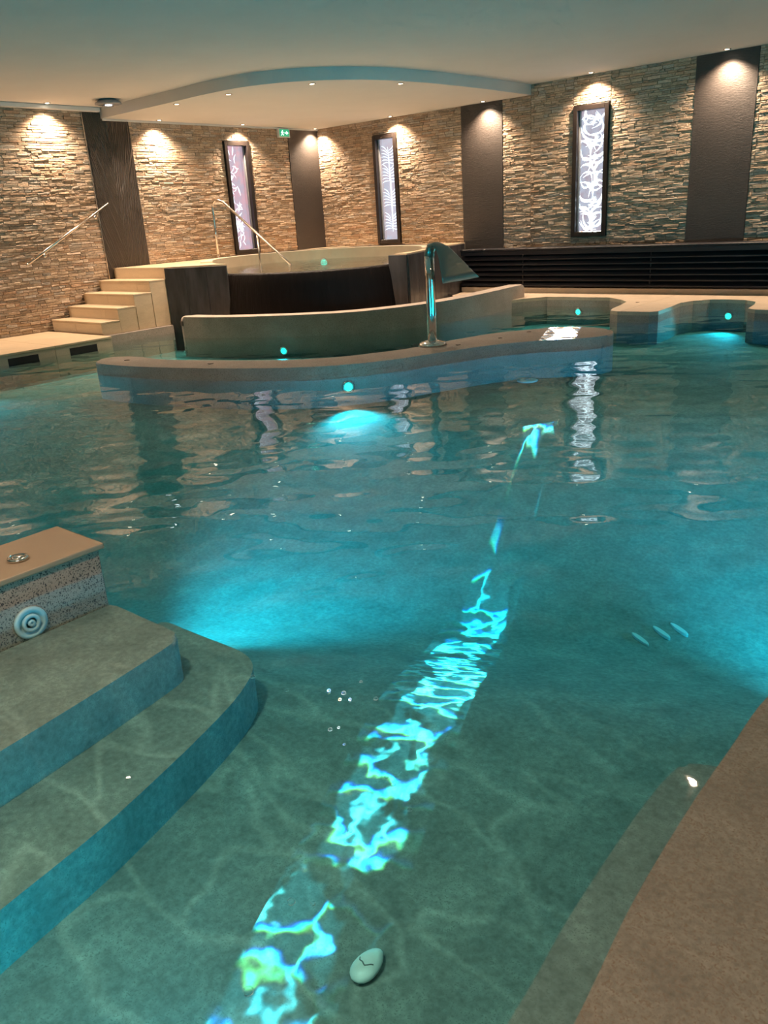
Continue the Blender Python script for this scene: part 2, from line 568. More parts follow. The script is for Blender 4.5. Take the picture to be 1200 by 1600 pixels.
wall_left = wall_with_holes('wall_left', 'x', XL, -.25, YF - .25, YB + .25, -1.3, 3.8, [WIN_L], 'stone_backing')
tag(wall_left, 'left wall clad in split ledger stone')
wall_back = wall_with_holes('wall_back', 'y', YB, .25, XL, XR + .25, -1.3, 3.8, [WIN_2, WIN_3], 'stone_backing')
tag(wall_back, 'back wall clad in split ledger stone')
tag(box('wall_right', XR, XR + .25, YF - .25, YB, -1.3, 3.8, 'plaster_wall'), 'plain plastered wall beyond the pool', kind='structure')
tag(box('wall_front', XL, XR, YF - .25, YF, -1.3, 3.8, 'plaster_wall'), 'plain plastered wall facing the back wall', kind='structure')
ceiling = tag(box('ceiling', XL - .25, XR + .25, YF - .25, YB + .25, ZC, ZC + .28, 'plaster_ceiling'), 'smooth pale plaster ceiling', kind='structure')
sof = [(XL + .001, 8.30)] + spline([(-12.0, 8.30), (-10.9, 8.28), (-9.9, 8.27), (-9.15, 8.40), (-8.5, 8.85), (-8.05, 9.6), (-7.83, 10.6), (-7.76, 11.8), (-7.76, 12.8)], 6) + [(-7.76, YB - .001), (XL + .001, YB - .001)]
prism('soffit', sof, ZS, ZC + .02, 'plaster_ceiling', ceiling)
tag(box('trim_1', XL, XL + .10, YF, 8.28, 3.47, ZC - .001, 'plaster_ceiling', bevel=.01), 'slim plaster cornice along the left wall', kind='structure')
tag(box('trim_2', XL, XL + .05, 8.32, YB, ZS - .03, ZS - .001, 'plaster_ceiling'), 'slim plaster bead under the dropped ceiling', kind='structure')

# stacked ledger stones --------------------------------------------------
STONE_COLS = [(.44, .32, .225), (.47, .355, .26), (.41, .30, .21), (.37, .29, .22), (.39, .335, .28), (.51, .40, .30), (.41, .275, .185), (.32, .245, .18), (.46, .355, .275), (.44, .335, .24)]


def ledger(wall, axis, regions, rng):
    stones = []
    for a0, a1, z0, z1 in regions:
        z = z0
        while z < z1 - .02:
            h = rng.choice((.028, .033, .038, .043, .050)); h = min(h, z1 - z)
            if z1 - z - h < .025: h = z1 - z
            a = a0
            shift = rng.uniform(0, .2)
            first = True
            while a < a1 - 1e-4:
                w = rng.uniform(.08, .27)
                if first: w = max(.06, w - shift); first = False
                if a1 - a - w < .07: w = a1 - a
                stones.append((a, a + w, z, z + h, rng.uniform(.010, .021)))
                a += w
            z += h
    recs = []
    for a, b, z0, z1, d in stones:
        c = rng.choice(STONE_COLS); f = rng.uniform(.88, 1.12); c = tuple(min(1, x * f) for x in c)
        g = .0015
        j = [rng.uniform(-.005, .005) for _ in range(4)]
        q = [(a + g, z0 + g), (b - g, z0 + g), (b - g, z1 - g), (a + g, z1 - g)]
        e = rng.uniform(.003, .007)
        qi = [(a + g + e, z0 + g + e), (b - g - e, z0 + g + e), (b - g - e, z1 - g - e), (a + g + e, z1 - g - e)]
        if axis == 'x':
            vs = [(XL - .004, s, z) for s, z in q] + [(XL + d - .006, s, z) for s, z in q] + [(XL + d + j[i], s, z) for i, (s, z) in enumerate(qi)]
        else:
            vs = [(s, YB + .004, z) for s, z in q] + [(s, YB - d + .006, z) for s, z in q] + [(s, YB - d + j[i], z) for i, (s, z) in enumerate(qi)]
        fs = []
        for k in range(4):
            k2 = (k + 1) % 4
            fs += [(k, k2, 4 + k2, 4 + k), (4 + k, 4 + k2, 8 + k2, 8 + k)]
        fs.append((8, 9, 10, 11))
        if axis == 'y': pass
        pr = [project(v) for v in vs[8:]]
        ar = 0
        if all(pr):
            if all(0 < p[0] < 1200 and 0 < p[1] < 1600 for p in pr): ar = area(pr)
        recs.append((ar, vs, fs, c))
    recs.sort(key=lambda r: -r[0])
    for ar, vs, fs, c in recs[:300]:
        build('stone', vs, fs, 'ledger_stone', wall, cols=[c] * len(vs))
    V, F, C = [], [], []
    for ar, vs, fs, c in recs[300:]:
        o = len(V); V += vs; F += [tuple(o + i for i in f) for f in fs]; C += [c] * len(vs)
    tag(build('stone_courses', V, F, 'ledger_stone', wall, cols=C), kind='stuff')


rng = random.Random(5)
FRM = .012
ledger(wall_left, 'x', [(1.5, 7.955, ZD, 3.47), (8.825, WIN_L[0] - FRM, 1.03, ZS - .03), (WIN_L[0] - FRM, WIN_L[1] + FRM, WZ[1] + FRM, ZS - .03), (WIN_L[1] + FRM, 12.55, 1.03, ZS - .03)], rng)
ledger(wall_back, 'y', [(XL, WIN_2[0] - FRM, 1.0, ZS), (WIN_2[0] - FRM, WIN_2[1] + FRM, WZ[1] + FRM, ZS), (WIN_2[1] + FRM, -9.21, .9, ZS),
                        (-8.33, -7.76, .9, ZS), (-7.76, WIN_3[0] - FRM, .9, ZC), (WIN_3[0] - FRM, WIN_3[1] + FRM, WZ[1] + FRM, ZC), (WIN_3[0] - FRM, WIN_3[1] + FRM, .9, WZ[0] - FRM),
                        (WIN_3[1] + FRM, -4.955, .9, ZC), (-4.06, .5, .9, ZC)], rng)

# dark wall panels
pb = empty('wall_panel', (XL, 8.39, 1.03), 'dark wall panel with palm leaf relief beside the steps', 'wall panel', 'dark wall panels')
box('relief_board', XL - .01, XL + .030, 7.962, 8.818, .15, 3.46, 'palm_relief', pb)
box('edge_strip', XL - .01, XL + .040, 7.945, 7.962, .15, 3.46, 'steel', pb)
tag(box('wall_panel', XL - .01, XL + .024, 12.552, YB - .002, 1.0, ZS - .03, 'dark_panel'), 'dark wall panel at the room corner beside the green exit sign', 'wall panel', 'dark wall panels')
tag(box('wall_panel', -9.208, -8.332, YB - .024, YB + .01, .9, ZS - .002, 'dark_panel'), 'dark wall panel directly behind the chrome waterfall post', 'wall panel', 'dark wall panels')
tag(box('wall_panel', -4.953, -4.062, YB - .024, YB + .01, .9, ZC - .002, 'dark_panel'), 'widest dark wall panel, above the right end of the louvred ledge', 'wall panel', 'dark wall panels')


# windows ----------------------------------------------------------------
def leaf(bm, to3, cx, cz, L, W, ang, bend, lim):
    n = 7; left, right = [], []
    for i in range(n):
        t = i / (n - 1); s = (t - .5) * L; w = W * math.sin(math.pi * min(.97, max(.03, t))) ** .8
        y = bend * ((2 * t - 1) ** 2 - .5)
        for lst, o in ((left, w / 2), (right, -w / 2)):
            u = cx + s * math.cos(ang) - (y + o) * math.sin(ang); v = cz + s * math.sin(ang) + (y + o) * math.cos(ang)
            lst.append((min(max(u, lim[0]), lim[1]), min(max(v, lim[2]), lim[3])))
    a = [bm.verts.new(to3(*p)) for p in left]; b = [bm.verts.new(to3(*p)) for p in right]
    for i in range(n - 1):
        try: bm.faces.new((a[i], a[i + 1], b[i + 1], b[i]))
        except ValueError: pass


def window(name, axis, rngs, film, leafm, label, seed, leaves):
    a0, a1 = rngs; z0, z1 = WZ; d = .055; F = .075
    base = ((XL, (a0 + a1) / 2, z0) if axis == 'x' else ((a0 + a1) / 2, YB, z0))
    w = empty(name, base, label, kind='structure')

    def bx(nm, s0, s1, q0, q1, k0, k1, m, par, bevel=0):     # s along the wall, q depth out of the wall into the room
        if axis == 'x': return box(nm, XL + q0, XL + q1, s0, s1, k0, k1, m, par, bevel)
        return box(nm, s0, s1, YB - q1, YB - q0, k0, k1, m, par, bevel)
    fr = empty_part = None
    for nm, s0, s1, k0, k1 in (('frame_jamb', a0, a0 + F, z0, z1), ('frame_jamb', a1 - F, a1, z0, z1), ('frame_head', a0 + F, a1 - F, z1 - F, z1), ('frame_sill', a0 + F, a1 - F, z0, z0 + F)):
        bx(nm, s0, s1, -.12, d, k0, k1, 'window_frame', w, .004)
    g0, g1, h0, h1 = a0 + F, a1 - F, z0 + F, z1 - F
    bx('sash_bead', g0, g0 + .022, -.085, -.03, h0, h1, 'fixture_grey', w)
    bx('sash_bead', g1 - .022, g1, -.085, -.03, h0, h1, 'fixture_grey', w)
    bx('pane', g0, g1, -.075, -.071, h0, h1, film, w)
    bm = bmesh.new(); rr = random.Random(seed)
    to3 = (lambda u, v: (XL - .068, u, v)) if axis == 'x' else (lambda u, v: (u, YB + .068, v))
    lim = (g0 + .024, g1 - .024, h0 + .004, h1 - .004)
    for lf in leaves(rr, lim): leaf(bm, to3, *lf, lim)
    ex = bmesh.ops.extrude_face_region(bm, geom=bm.faces[:])
    dv = Vector((.003, 0, 0)) if axis == 'x' else Vector((0, -.003, 0))
    for g in ex['geom']:
        if isinstance(g, bmesh.types.BMVert): g.co += dv
    bm_build('leaf_ornament', bm, leafm, w)
    return w


def leaves_dense(rr, lim):
    u0, u1, v0, v1 = lim; W = u1 - u0; out = []
    v = v0 + .06
    k = 0
    while v < v1:
        for s in (-1, 1):
            out.append(((u0 + u1) / 2 + s * W * rr.uniform(.14, .3), v + rr.uniform(-.03, .03), rr.uniform(.26, .40), rr.uniform(.030, .052),
                        (1 if s > 0 else -1) * rr.uniform(.2, 1.35) + (math.pi if rr.random() < .5 else 0), rr.choice((-1, 1)) * rr.uniform(.08, .17)))
        if k % 2 == 0: out.append((u0 + W * rr.uniform(.3, .7), v + .04, W * rr.uniform(.6, .9), .03, rr.uniform(-.2, .2), rr.uniform(-.12, .12)))
        if k % 3 == 1:
            for q in range(4): out.append((u0 + W * .55, v + .02, .20, .016, .5 + q * .28, .02))
        v += rr.uniform(.085, .125); k += 1
    out.append((u1 - .012, (v0 + v1) / 2, (v1 - v0) * .98, .02, math.pi / 2, 0))
    return out


def leaves_palm(rr, lim):
    u0, u1, v0, v1 = lim; W = u1 - u0; out = [((u0 + u1) / 2 + .02, (v0 + v1) / 2, (v1 - v0) * .85, .04, math.pi / 2 + .02, .02)]
    for c in (.18, .42, .66, .84):
        vc = v0 + (v1 - v0) * c
        for s in (-1, 1):
            for q in range(6):
                out.append(((u0 + u1) / 2 + s * W * .22, vc + (q - 2.5) * .055, .19, .018, s * (.35 + .16 * q - .5), s * .02))
    return out


def leaves_sparse(rr, lim):
    u0, u1, v0, v1 = lim; W = u1 - u0; out = []
    for c0, c1, n in ((.05, .16, 7), (.17, .44, 26), (.48, .62, 6), (.64, .84, 10), (.88, .97, 5)):
        for _ in range(n):
            out.append((u0 + W * rr.uniform(.1, .6), v0 + (v1 - v0) * rr.uniform(c0, c1), rr.uniform(.08, .2), rr.uniform(.016, .034), rr.uniform(-.8, 2.2), rr.uniform(-.04, .04)))
    return out


window('window_1', 'x', WIN_L, 'window_film_c', 'leaf_soft', 'tall narrow ornamental window on the left wall behind the handrail', 3, leaves_sparse)
window('window_2', 'y', WIN_2, 'window_film_b', 'leaf_soft', 'tall narrow ornamental window behind the whirlpool tub', 4, leaves_palm)
window('window_3', 'y', WIN_3, 'window_film_a', 'leaf_bright', 'tall narrow ornamental window above the louvred ledge', 8, leaves_dense)

# ------------------------------------------------------------------ pool floor and decks
ZFL = -.62


def floor_z(y, x=-3.0):
    # the floor dips beyond the entry steps, then climbs towards the island and the far bays
    d = y - 1.2 - .45 * (x + 3.0)
    t = min(1, max(0, (d - 2.2) / 4.3)); t = t * t * (3 - 2 * t)
    q = min(1, max(0, (d - .8) / 1.6)); q = q * q * (3 - 2 * q)
    return ZFL - .30 * q * (1 - t) + .32 * t


def grid_floor():
    xs = [XL + i * .25 for i in range(int((XR - XL) / .25) + 1)]; ys = [YF + i * .25 for i in range(69)]
    vs, fs = [], []
    for y in ys:
        for x in xs: vs.append((x, y, floor_z(y, x)))
    n = len(xs)
    for j in range(len(ys) - 1):
        for i in range(n - 1): fs.append((j * n + i, j * n + i + 1, (j + 1) * n + i + 1, (j + 1) * n + i))
    return vs, fs


v_, f_ = grid_floor()
tag(build('floor_pool', v_, f_, 'pool_plaster', smooth=True), 'grey speckled pool floor under the water', kind='structure')

# left deck: body, coping tiles, edge panels with overflow slots
fl = empty('floor_left', (-11.96, 3, -1.0), 'cream tiled deck along the left wall', kind='structure')
box('deck_body', XL, -11.06, YF, 6.64, -1.2, .118, 'pool_plaster', fl)
yy = 6.68
while yy > 1.0:
    y0 = yy - .92
    for x0, x1 in ((XL + .03, -12.0), (-11.995, -11.015)):
        box('deck_tile', x0, x1, y0 + .0025, yy - .0025, .118, ZD, 'travertine', fl, .004)
    ep = box('edge_panel', -11.075, -11.03, y0 + .003, yy - .003, -.35, .117, 'coping_stone', fl)
    box('overflow_slot', -11.06, -11.0265, y0 + .22, y0 + .66, -.03, .075, 'dark_slot', ep)
    yy = y0
box('deck_tile', XL + .03, -11.015, YF, yy - .0025, .118, ZD, 'travertine', fl)
box('edge_panel', -11.075, -11.03, YF, yy - .003, -.35, .117, 'coping_stone', fl)

# back deck with scalloped bays
bay = [(-7.32, 11.75), (-7.15, 12.10), (-6.87, 12.44), (-6.6, 12.47), (-5.76, 12.47), (-5.45, 12.22), (-5.24, 11.95), (-5.16, 11.55), (-5.10, 11.15), (-5.04, 10.95), (-4.90, 10.88), (-4.45, 10.90), (-4.36, 11.0), (-4.38, 11.5), (-4.42, 11.95), (-4.33, 12.22), (-4.15, 12.42), (-3.9, 12.46), (-3.65, 12.42), (-3.45, 12.22), (-3.38, 11.9), (-3.34, 11.5), (-3.22, 11.40), (-2.8, 11.35), (-1.5, 11.35), (0.6, 11.35), (2.0, 11.35)]
back_out = bay + [(XR, 11.35), (XR, YB), (-9.10, YB), (-8.84, 12.45), (-8.3, 11.75)]
fb = empty('floor_back', (-3, 12.4, -1.0), 'cream paved deck with scalloped pool edge under the louvred ledge', kind='structure')
prism('deck_body', back_out, -1.2, .098, 'concrete_cast', fb)
for i in range(19):
    x0 = -9.2 + i * .62
    for y0, y1 in ((10.8, 12.0), (12.0, YB)):
        P = clip_rect(back_out, x0 + .002, x0 + .618, y0 + .002, y1 - .002)
        if len(P) > 2 and area(P) > .002: prism('coping_tile', P, .098, ZD, 'coping_stone', fb, bevel=.004, seg=1)
tag(box('floor_right', 2.0, XR, YF, 11.35, -1.2, ZD, 'travertine'), 'cream deck at the right side of the pool', kind='structure')

# near entry: shelf and step (right), block and rounded steps (left)
shelf = [(2.0, YF)] + [(-.50, YF)] + spline([(-.50, .4), (-.54, 1.1), (-.575, 1.5), (-.585, 1.9), (-.58, 2.25), (-.57, 2.6), (-.50, 2.9), (-.2, 3.1)], 5) + [(2.0, 3.1)]
tag(prism('floor_shelf', shelf, -1.2, -.035, 'shelf_plaster', bevel=.03), 'shallow tan entry ledge just under the water', kind='structure')
step_r = [(-.5, YF)] + [(-.74, YF)] + spline([(-.74, .3), (-.76, 1.2), (-.79, 1.6), (-.805, 2.1), (-.79, 2.38), (-.74, 2.46), (-.5, 2.55)], 5)
tag(prism('step_ledge', step_r, -1.2, -.30, 'pool_plaster', bevel=.02), 'submerged grey step along the tan entry ledge', 'pool step')

st = empty('entry_stairs', (-3.0, 1.0, -1.2), 'submerged rounded pool stairs beside the tan coping block', 'pool stairs')
tr1 = [(-3.528, -1.5), (-2.72, -1.5)] + spline([(-2.74, .7), (-2.79, 1.1), (-2.84, 1.45), (-2.89, 1.75), (-2.93, 1.84), (-3.02, 1.865), (-3.2, 1.865), (-3.528, 1.865)], 4)
prism('upper_tread', tr1, -1.2, -.18, 'pool_plaster', st, bevel=.02)
tr2 = [(-3.528, -1.5), (-2.16, -1.5)] + spline([(-2.2, .2), (-2.28, .63), (-2.34, 1.02), (-2.42, 1.35), (-2.50, 1.63), (-2.58, 1.86), (-2.67, 2.03), (-2.76, 2.12), (-2.9, 2.16), (-3.2, 2.15), (-3.528, 2.14)], 4)
prism('lower_tread', tr2, -1.2, -.40, 'pool_plaster', st, bevel=.025)

bl = empty('coping_block', (-3.73, .8, -1.2), 'tan capped block wall standing in the pool beside the stairs', 'wall block')
box('block_body', -3.94, -3.53, -2.5, 1.86, -1.2, .122, 'terrazzo', bl, .006)
box('cap_slab', -3.965, -3.512, -2.5, 1.885, .122, .152, 'coping_tan', bl, .008, 2)
bt = empty('push_button', (-3.69, 1.53, .152), 'round chrome push button on the tan coping block', 'button')
lathe('button_rim', [(.048, 0), (.052, .004), (.048, .014), (.036, .016), (.034, .010)], (-3.69, 1.53, .152), (0, 0, 1), 'chrome', bt)
lathe('button_cap', [(.033, 0), (.033, .012), (.020, .018), (.003, .019)], (-3.69, 1.53, .153), (0, 0, 1), 'steel', bt)
jt = empty('wall_jet', (-3.53, 1.45, -.18), 'pale round wall jet with concentric rings below the tan coping block', 'pool jet')
for r0, r1, h in ((.080, .058, .016), (.044, .029, .022), (.017, .004, .024)):
    lathe('jet_ring', [(r0, 0), (r0, h), (r1, h), (r1, .004)], (-3.532, 1.45, -.105), (1, 0, 0), 'pale_jet', jt)
lathe('jet_plate', [(.082, 0), (.082, .004), (.001, .005)], (-3.534, 1.45, -.105), (1, 0, 0), 'concrete_cast', jt)

# ------------------------------------------------------------------ steps up to the whirlpool platform
XS = -11.387
sr = empty('staircase', (-12.1, 7.4, .15), 'cream tiled steps rising to the whirlpool beside the stone wall', 'stairs')
RZ, TY = .1765, .324
for i in range(5):
    y0 = 6.76 + TY * i; y1 = y0 + TY if i < 4 else 8.10; z0 = ZD + RZ * i; z1 = z0 + RZ
    x0 = XL + .05
    zb = .127
    box('step_core', x0, XS - .012, y0 + .012, 8.06 if i == 4 else y1 + .012, zb, z1 - .026, 'travertine', sr)
    if i < 4:
        box('tread', x0, XS + .004, y0 - .006, y1 + .010, z1 - .026, z1, 'travertine', sr, .004)
    xm = XS - (.75 if i % 2 == 0 else .36)
    box('riser_tile', x0, xm - .0015, y0, y0 + .012, z0, z1 - .027, 'travertine', sr)
    box('riser_tile', xm + .0015, XS, y0, y0 + .012, z0, z1 - .027, 'travertine', sr)
    if i < 4:
        box('side_tile', XS - .012, XS, y0 + .0125, y1 - .002 if i else y1 + .01, ZD - .02, z1 - .027, 'travertine', sr)
tag(box('plinth', XL + .04, -11.31, 6.70, 8.02, -1.0, .125, 'concrete_cast', bevel=.006), 'low concrete plinth under the cream steps at the waterline', 'plinth')

# platform in the corner with the round tub cut out
TC = (-10.20, 10.40); TR = 1.80


def arc(r, a0, a1, n, c=TC):
    return [(c[0] + r * math.cos(R(a0 + (a1 - a0) * i / n)), c[1] + r * math.sin(R(a0 + (a1 - a0) * i / n))) for i in range(n + 1)]


A_L, A_R = -100.0, -3.0                 # ends of the open overflow front (degrees)
ring_back = arc(TR, A_L, A_R - 360, 60)
plat = [(XL + .04, 8.06), (XS + .004, 8.06)] + ring_back + [(-8.10, 10.23), (-8.92, 12.45), (-9.18, YB - .03), (XL + .04, YB - .03)]
fp = empty('floor_platform', (-11.5, 11.5, 0), 'raised cream platform around the whirlpool tub', kind='structure')
prism('platform_body', plat, -.6, 1.004, 'rim_cream', fp)
prism('platform_slab', plat, 1.004, 1.03, 'travertine', fp)

tub = empty('whirlpool_tub', (TC[0], TC[1], 0), 'round raised whirlpool tub with black overflow wall', 'whirlpool tub')
# overflow wall: battered ring segment
NW = 40
prof = [(TR + .12, .10), (TR + .10, .35), (TR + .06, .70), (TR + .035, .845), (TR + .02, .88), (TR - .04, .88), (TR - .06, .845), (TR - .06, .45)]
vs, fs = [], []
a0_, a1_ = -119.0, -2.0
for i in range(NW + 1):
    a = R(a0_ + (a1_ - a0_) * i / NW)
    for r, z in prof: vs.append((TC[0] + r * math.cos(a), TC[1] + r * math.sin(a), z))
n = len(prof)
for i in range(NW):
    for k in range(n - 1): fs.append((i * n + k, (i + 1) * n + k, (i + 1) * n + k + 1, i * n + k + 1))
fs.append(tuple(range(n))); fs.append(tuple(NW * n + k for k in range(n - 1, -1, -1)))
build('overflow_wall', vs, fs, 'wet_black_stone', tub, True)
# slate cladding of the two piers


def cladding(p0, p1, z0, z1, count, th=.03, nm='slate_slab'):
    a, b = Vector((*p0, 0)), Vector((*p1, 0)); t = (b - a).normalized(); nv = Vector((t.y, -t.x, 0))
    L = (b - a).length / count
    for i in range(count):
        s, e = a + t * (L * i + .002), a + t * (L * (i + 1) - .002)
        pts = [s, e, e + nv * (th + .002 * (i % 2)), s + nv * (th + .002 * (i % 2))]
        prism(nm, [(p.x, p.y) for p in pts], z0, z1, 'slate', tub, bevel=.003, seg=1)


cladding((XS + .004, 8.06), (-10.42, 8.555), -.3, 1.012, 3)
cladding((-8.10, 10.23), (-8.92, 12.45), .0, 1.012, 5)
cladding((-8.92, 12.45), (-9.15, 13.30), .0, 1.012, 1)
cladding((-8.40, 10.15), (-8.10, 10.23), .0, 1.012, 1)
# back rim
bk = arc(TR - .005, 232, 34, 60); bo = arc(TR + .20, 34, 232, 60)
prism('rim', bk + bo, .80, 1.062, 'rim_cream', tub, bevel=.012, seg=2)
prism('rim_edge_line', arc(TR + .20, 190, 40, 60) + arc(TR + .225, 40, 190, 60), .98, 1.072, 'slate', tub)
prism('basin_floor', arc(TR - .01, 0, 354, 59), .30, .45, 'rim_cream', tub)
wt = prism('whirlpool_water', arc(TR - .008, 0, 354, 59), .872, .884, 'whirlpool_water')
tag(wt, 'clear rippling water filling the whirlpool tub', 'water')
tp = Vector((TC[0] + 1.79 * math.cos(R(131)), TC[1] + 1.79 * math.sin(R(131)), .815))
tn = Vector((TC[0] - tp.x, TC[1] - tp.y, 0)).normalized()
tl = empty('tub_lamp', tp, 'small cyan lamp glowing inside the whirlpool tub', 'pool lamp', 'underwater lamps')
lathe('bezel', [(.085, 0), (.085, .010), (.07, .014), (.068, .008)], tp, tn, 'steel', tl, 20)
lathe('lens', [(.066, .006), (.060, .014), (.03, .022), (.003, .024)], tp, tn, 'pool_glow', tl, 18, sy=.8)
spot('tub_light', tp + tn * .06, tn + Vector((0, 0, -.25)), POOL_W * .35, TEAL, R(120), parent=tl)

# curved low wall in front of the tub
lw_out = spline([(-10.62, 7.70), (-10.2, 7.75), (-9.75, 7.87), (-9.3, 8.05), (-8.65, 8.38), (-8.05, 8.82), (-7.6, 9.45), (-7.33, 10.15), (-7.24, 11.0), (-7.24, 11.8), (-7.26, 12.35)], 6)
lw_in = offset_line(lw_out, .27)
cap_l = [(lw_out[0][0] - .10, lw_out[0][1] + .05), (lw_out[0][0] - .15, lw_out[0][1] + .14), (lw_out[0][0] - .13, lw_out[0][1] + .22)]
lw_poly = lw_out + [(lw_out[-1][0] - .05, lw_out[-1][1] + .08), (lw_in[-1][0] + .05, lw_in[-1][1] + .08)] + lw_in[::-1] + cap_l[::-1]
lw = tag(prism('basin_wall', lw_poly, -1.1, .32, 'concrete_cast', bevel=.07, seg=5, smooth=False, ztop=lambda x, y: .315 + .045 * min(1, max(0, (y - 8.8) / 3))), 'curved low concrete wall in front of the black whirlpool', 'low wall')
box('tag_plate', -10.665, -10.605, 7.690, 7.712, .18, .25, 'mark_dark', lw)
gut = lw_in + [(-8.82, 12.35), (-8.06, 10.2)] + arc(TR + .1, -4, -110, 30) + [(-10.75, 8.42), (-10.8, 8.0)]
tag(prism('floor_gutter', gut, -1.0, .12, 'coping_stone'), 'overflow gutter between the low wall and the whirlpool', kind='structure')

# ------------------------------------------------------------------ curved island wall
isl = spline([(-8.97, 5.17), (-8.32, 5.19), (-7.41, 5.41), (-6.64, 5.70), (-6.02, 6.06), (-5.58, 6.58), (-5.27, 7.31), (-5.08, 7.75), (-4.86, 8.08), (-4.62, 8.33), (-4.37, 8.52), (-4.17, 8.74), (-4.11, 9.02), (-4.29, 9.30), (-4.62, 9.43), (-4.9, 9.36), (-5.13, 9.17), (-5.4, 8.82), (-5.57, 8.50), (-5.71, 7.95), (-5.80, 7.45), (-5.99, 7.0), (-6.4, 6.42), (-7.08, 6.05), (-7.8, 5.80), (-8.28, 5.66), (-8.8, 5.66), (-9.10, 5.60), (-9.19, 5.42)], 4, True)
il = empty('island_wall', (-6.5, 7.0, -1.1), 'long curved concrete island wall carrying the chrome waterfall', 'low wall')
prism('wall_body', isl, -1.1, .14, 'concrete_cast', il, bevel=.025, seg=3)


def inlay(x, y, z, r, rot, label):
    o = empty('inlay_mark', (x, y, z), label, 'inlay mark', 'small inlaid marks on the pool edges')
    bm = bmesh.new()
    for k in range(3):
        a = rot + k * 2.1; c = Vector((x + r * .5 * math.cos(a), y + r * .5 * math.sin(a), z))
        vs = [bm.verts.new(c + Vector((r * .55 * math.cos(b), r * .55 * math.sin(b), 0))) for b in [i * math.pi / 4 for i in range(8)]]
        f = bm.faces.new(vs); e = bmesh.ops.extrude_face_region(bm, geom=[f])
        for g in e['geom']:
            if isinstance(g, bmesh.types.BMVert): g.co.z += .004 + .001 * k
    bm_build('disc', bm, 'mark_dark', o)


inlay(-8.72, 5.44, .14, .035, .3, 'small dark inlaid mark at the left tip of the island wall')
inlay(-7.42, 5.68, .14, .035, 1.2, 'small dark inlaid mark on the island wall below the low concrete wall')
inlay(-5.42, 7.72, .14, .03, .8, 'small dark inlaid mark just right of the chrome waterfall base')
inlay(-5.22, 8.32, .14, .026, .1, 'smallest dark inlaid mark midway along the island wall curve')
inlay(-5.14, 8.86, .14, .03, 2.0, 'small dark inlaid mark beside the sunlit patch on the island wall')
inlay(-4.72, 8.86, .14, .022, 2.6, 'tiny dark inlaid mark at the right edge of the sunlit patch')
inlay(-5.05, 11.9, .15, .03, .5, 'small dark inlaid mark on the cream peninsula of the back deck')

# chrome waterfall ---------------------------------------------------------
WX, WY = -5.70, 7.60
wf = empty('waterfall_spout', (WX, WY, .14), 'chrome post with flared waterfall blade on the island wall', 'waterfall')
lathe('flange', [(.165, 0), (.168, .012), (.155, .030), (.11, .050), (.075, .062), (.060, .066)], (WX, WY, .14), (0, 0, 1), 'chrome', wf, 32)
for k in range(10):
    a = R(36 * k + 8)
    lathe('bolt', [(.012, 0), (.012, .010), (.004, .014)], (WX + .140 * math.cos(a), WY + .140 * math.sin(a), .166), (0, 0, 1), 'chrome', wf, 8)
tube('column', [(WX, WY, .19), (WX, WY, .5), (WX, WY, .9), (WX, WY, 1.14)], .055, 'chrome', wf, 20)
# blade: from the round column top over a bend into a wide thin lip
LA, LB = Vector((-5.42, 7.46, .855)), Vector((-5.37, 8.12, .865))
secs = []
lip_c = (LA + LB) / 2; lip_t = (LB - LA) / 2
stations = [(Vector((WX, WY, 1.12)), Vector((0, .055, 0)), Vector((-.055, 0, 0))),
            (Vector((WX + .005, WY + .005, 1.19)), Vector((0, .058, 0)), Vector((-.052, 0, .01))),
            (Vector((WX + .03, WY + .01, 1.245)), Vector((.0, .066, 0)), Vector((-.030, 0, .034))),
            (Vector((WX + .09, WY + .03, 1.262)), Vector((.005, .085, 0)), Vector((0, 0, .028))),
            (Vector((WX + .15, WY + .055, 1.225)), Vector((.01, .115, 0)), Vector((.010, 0, .018))),
            (Vector((WX + .20, WY + .09, 1.13)), Vector((.015, .165, 0)), Vector((.010, 0, .010))),
            (Vector((WX + .24, WY + .125, 1.03)), Vector((.02, .225, 0)), Vector((.009, 0, .006))),
            (Vector((WX + .275, WY + .155, .94)), Vector((.022, .28, .003)), Vector((.008, 0, .004))),
            (lip_c, lip_t, Vector((.007, 0, .003)))]
vs, fs = [], []; NS = 20
for c, h, t in stations:
    for k in range(NS):
        a = 2 * math.pi * k / NS; vs.append(c + h * math.cos(a) + t * math.sin(a))
for i in range(len(stations) - 1):
    for k in range(NS):
        k2 = (k + 1) % NS; fs.append((i * NS + k, i * NS + k2, (i + 1) * NS + k2, (i + 1) * NS + k))
fs.append(tuple(range(NS - 1, -1, -1))); fs.append(tuple((len(stations) - 1) * NS + k for k in range(NS)))
build('blade', vs, fs, 'blade_steel', wf, True)

# ------------------------------------------------------------------ louvred ledge
lg = empty('louvred_ledge', (-3.2, 13.2, ZD), 'long dark louvred heating ledge under the back windows', 'ledge')
LX0, LX1 = -9.02, XR - .01
box('top_board', LX0, LX1, 12.99, YB - .045, .875, .91, 'louvre', lg, .006)
box('front_rail', LX0, LX1, 13.02, 13.05, .80, .872, 'louvre', lg)
box('back_board', LX0, LX1, 13.10, 13.12, .245, .872, 'louvre_back', lg)
box('plinth', LX0, LX1, 13.02, 13.36, ZD + .001, .235, 'coping_stone', lg)
for i in range(6):
    z = .262 + i * .090
    vs = []
    for x in (LX0, LX1):
        vs += [(x, 13.005, z), (x, 13.005, z + .020), (x, 13.085, z + .084), (x, 13.085, z + .064)]
    build('slat', vs, [(0, 1, 2, 3), (7, 6, 5, 4), (0, 4, 5, 1), (1, 5, 6, 2), (2, 6, 7, 3), (3, 7, 4, 0)], 'louvre', lg)
x = -7.7
while x < LX1:
    box('divider', x, x + .02, 13.03, 13.10, .24, .80, 'louvre', lg); x += 2.35

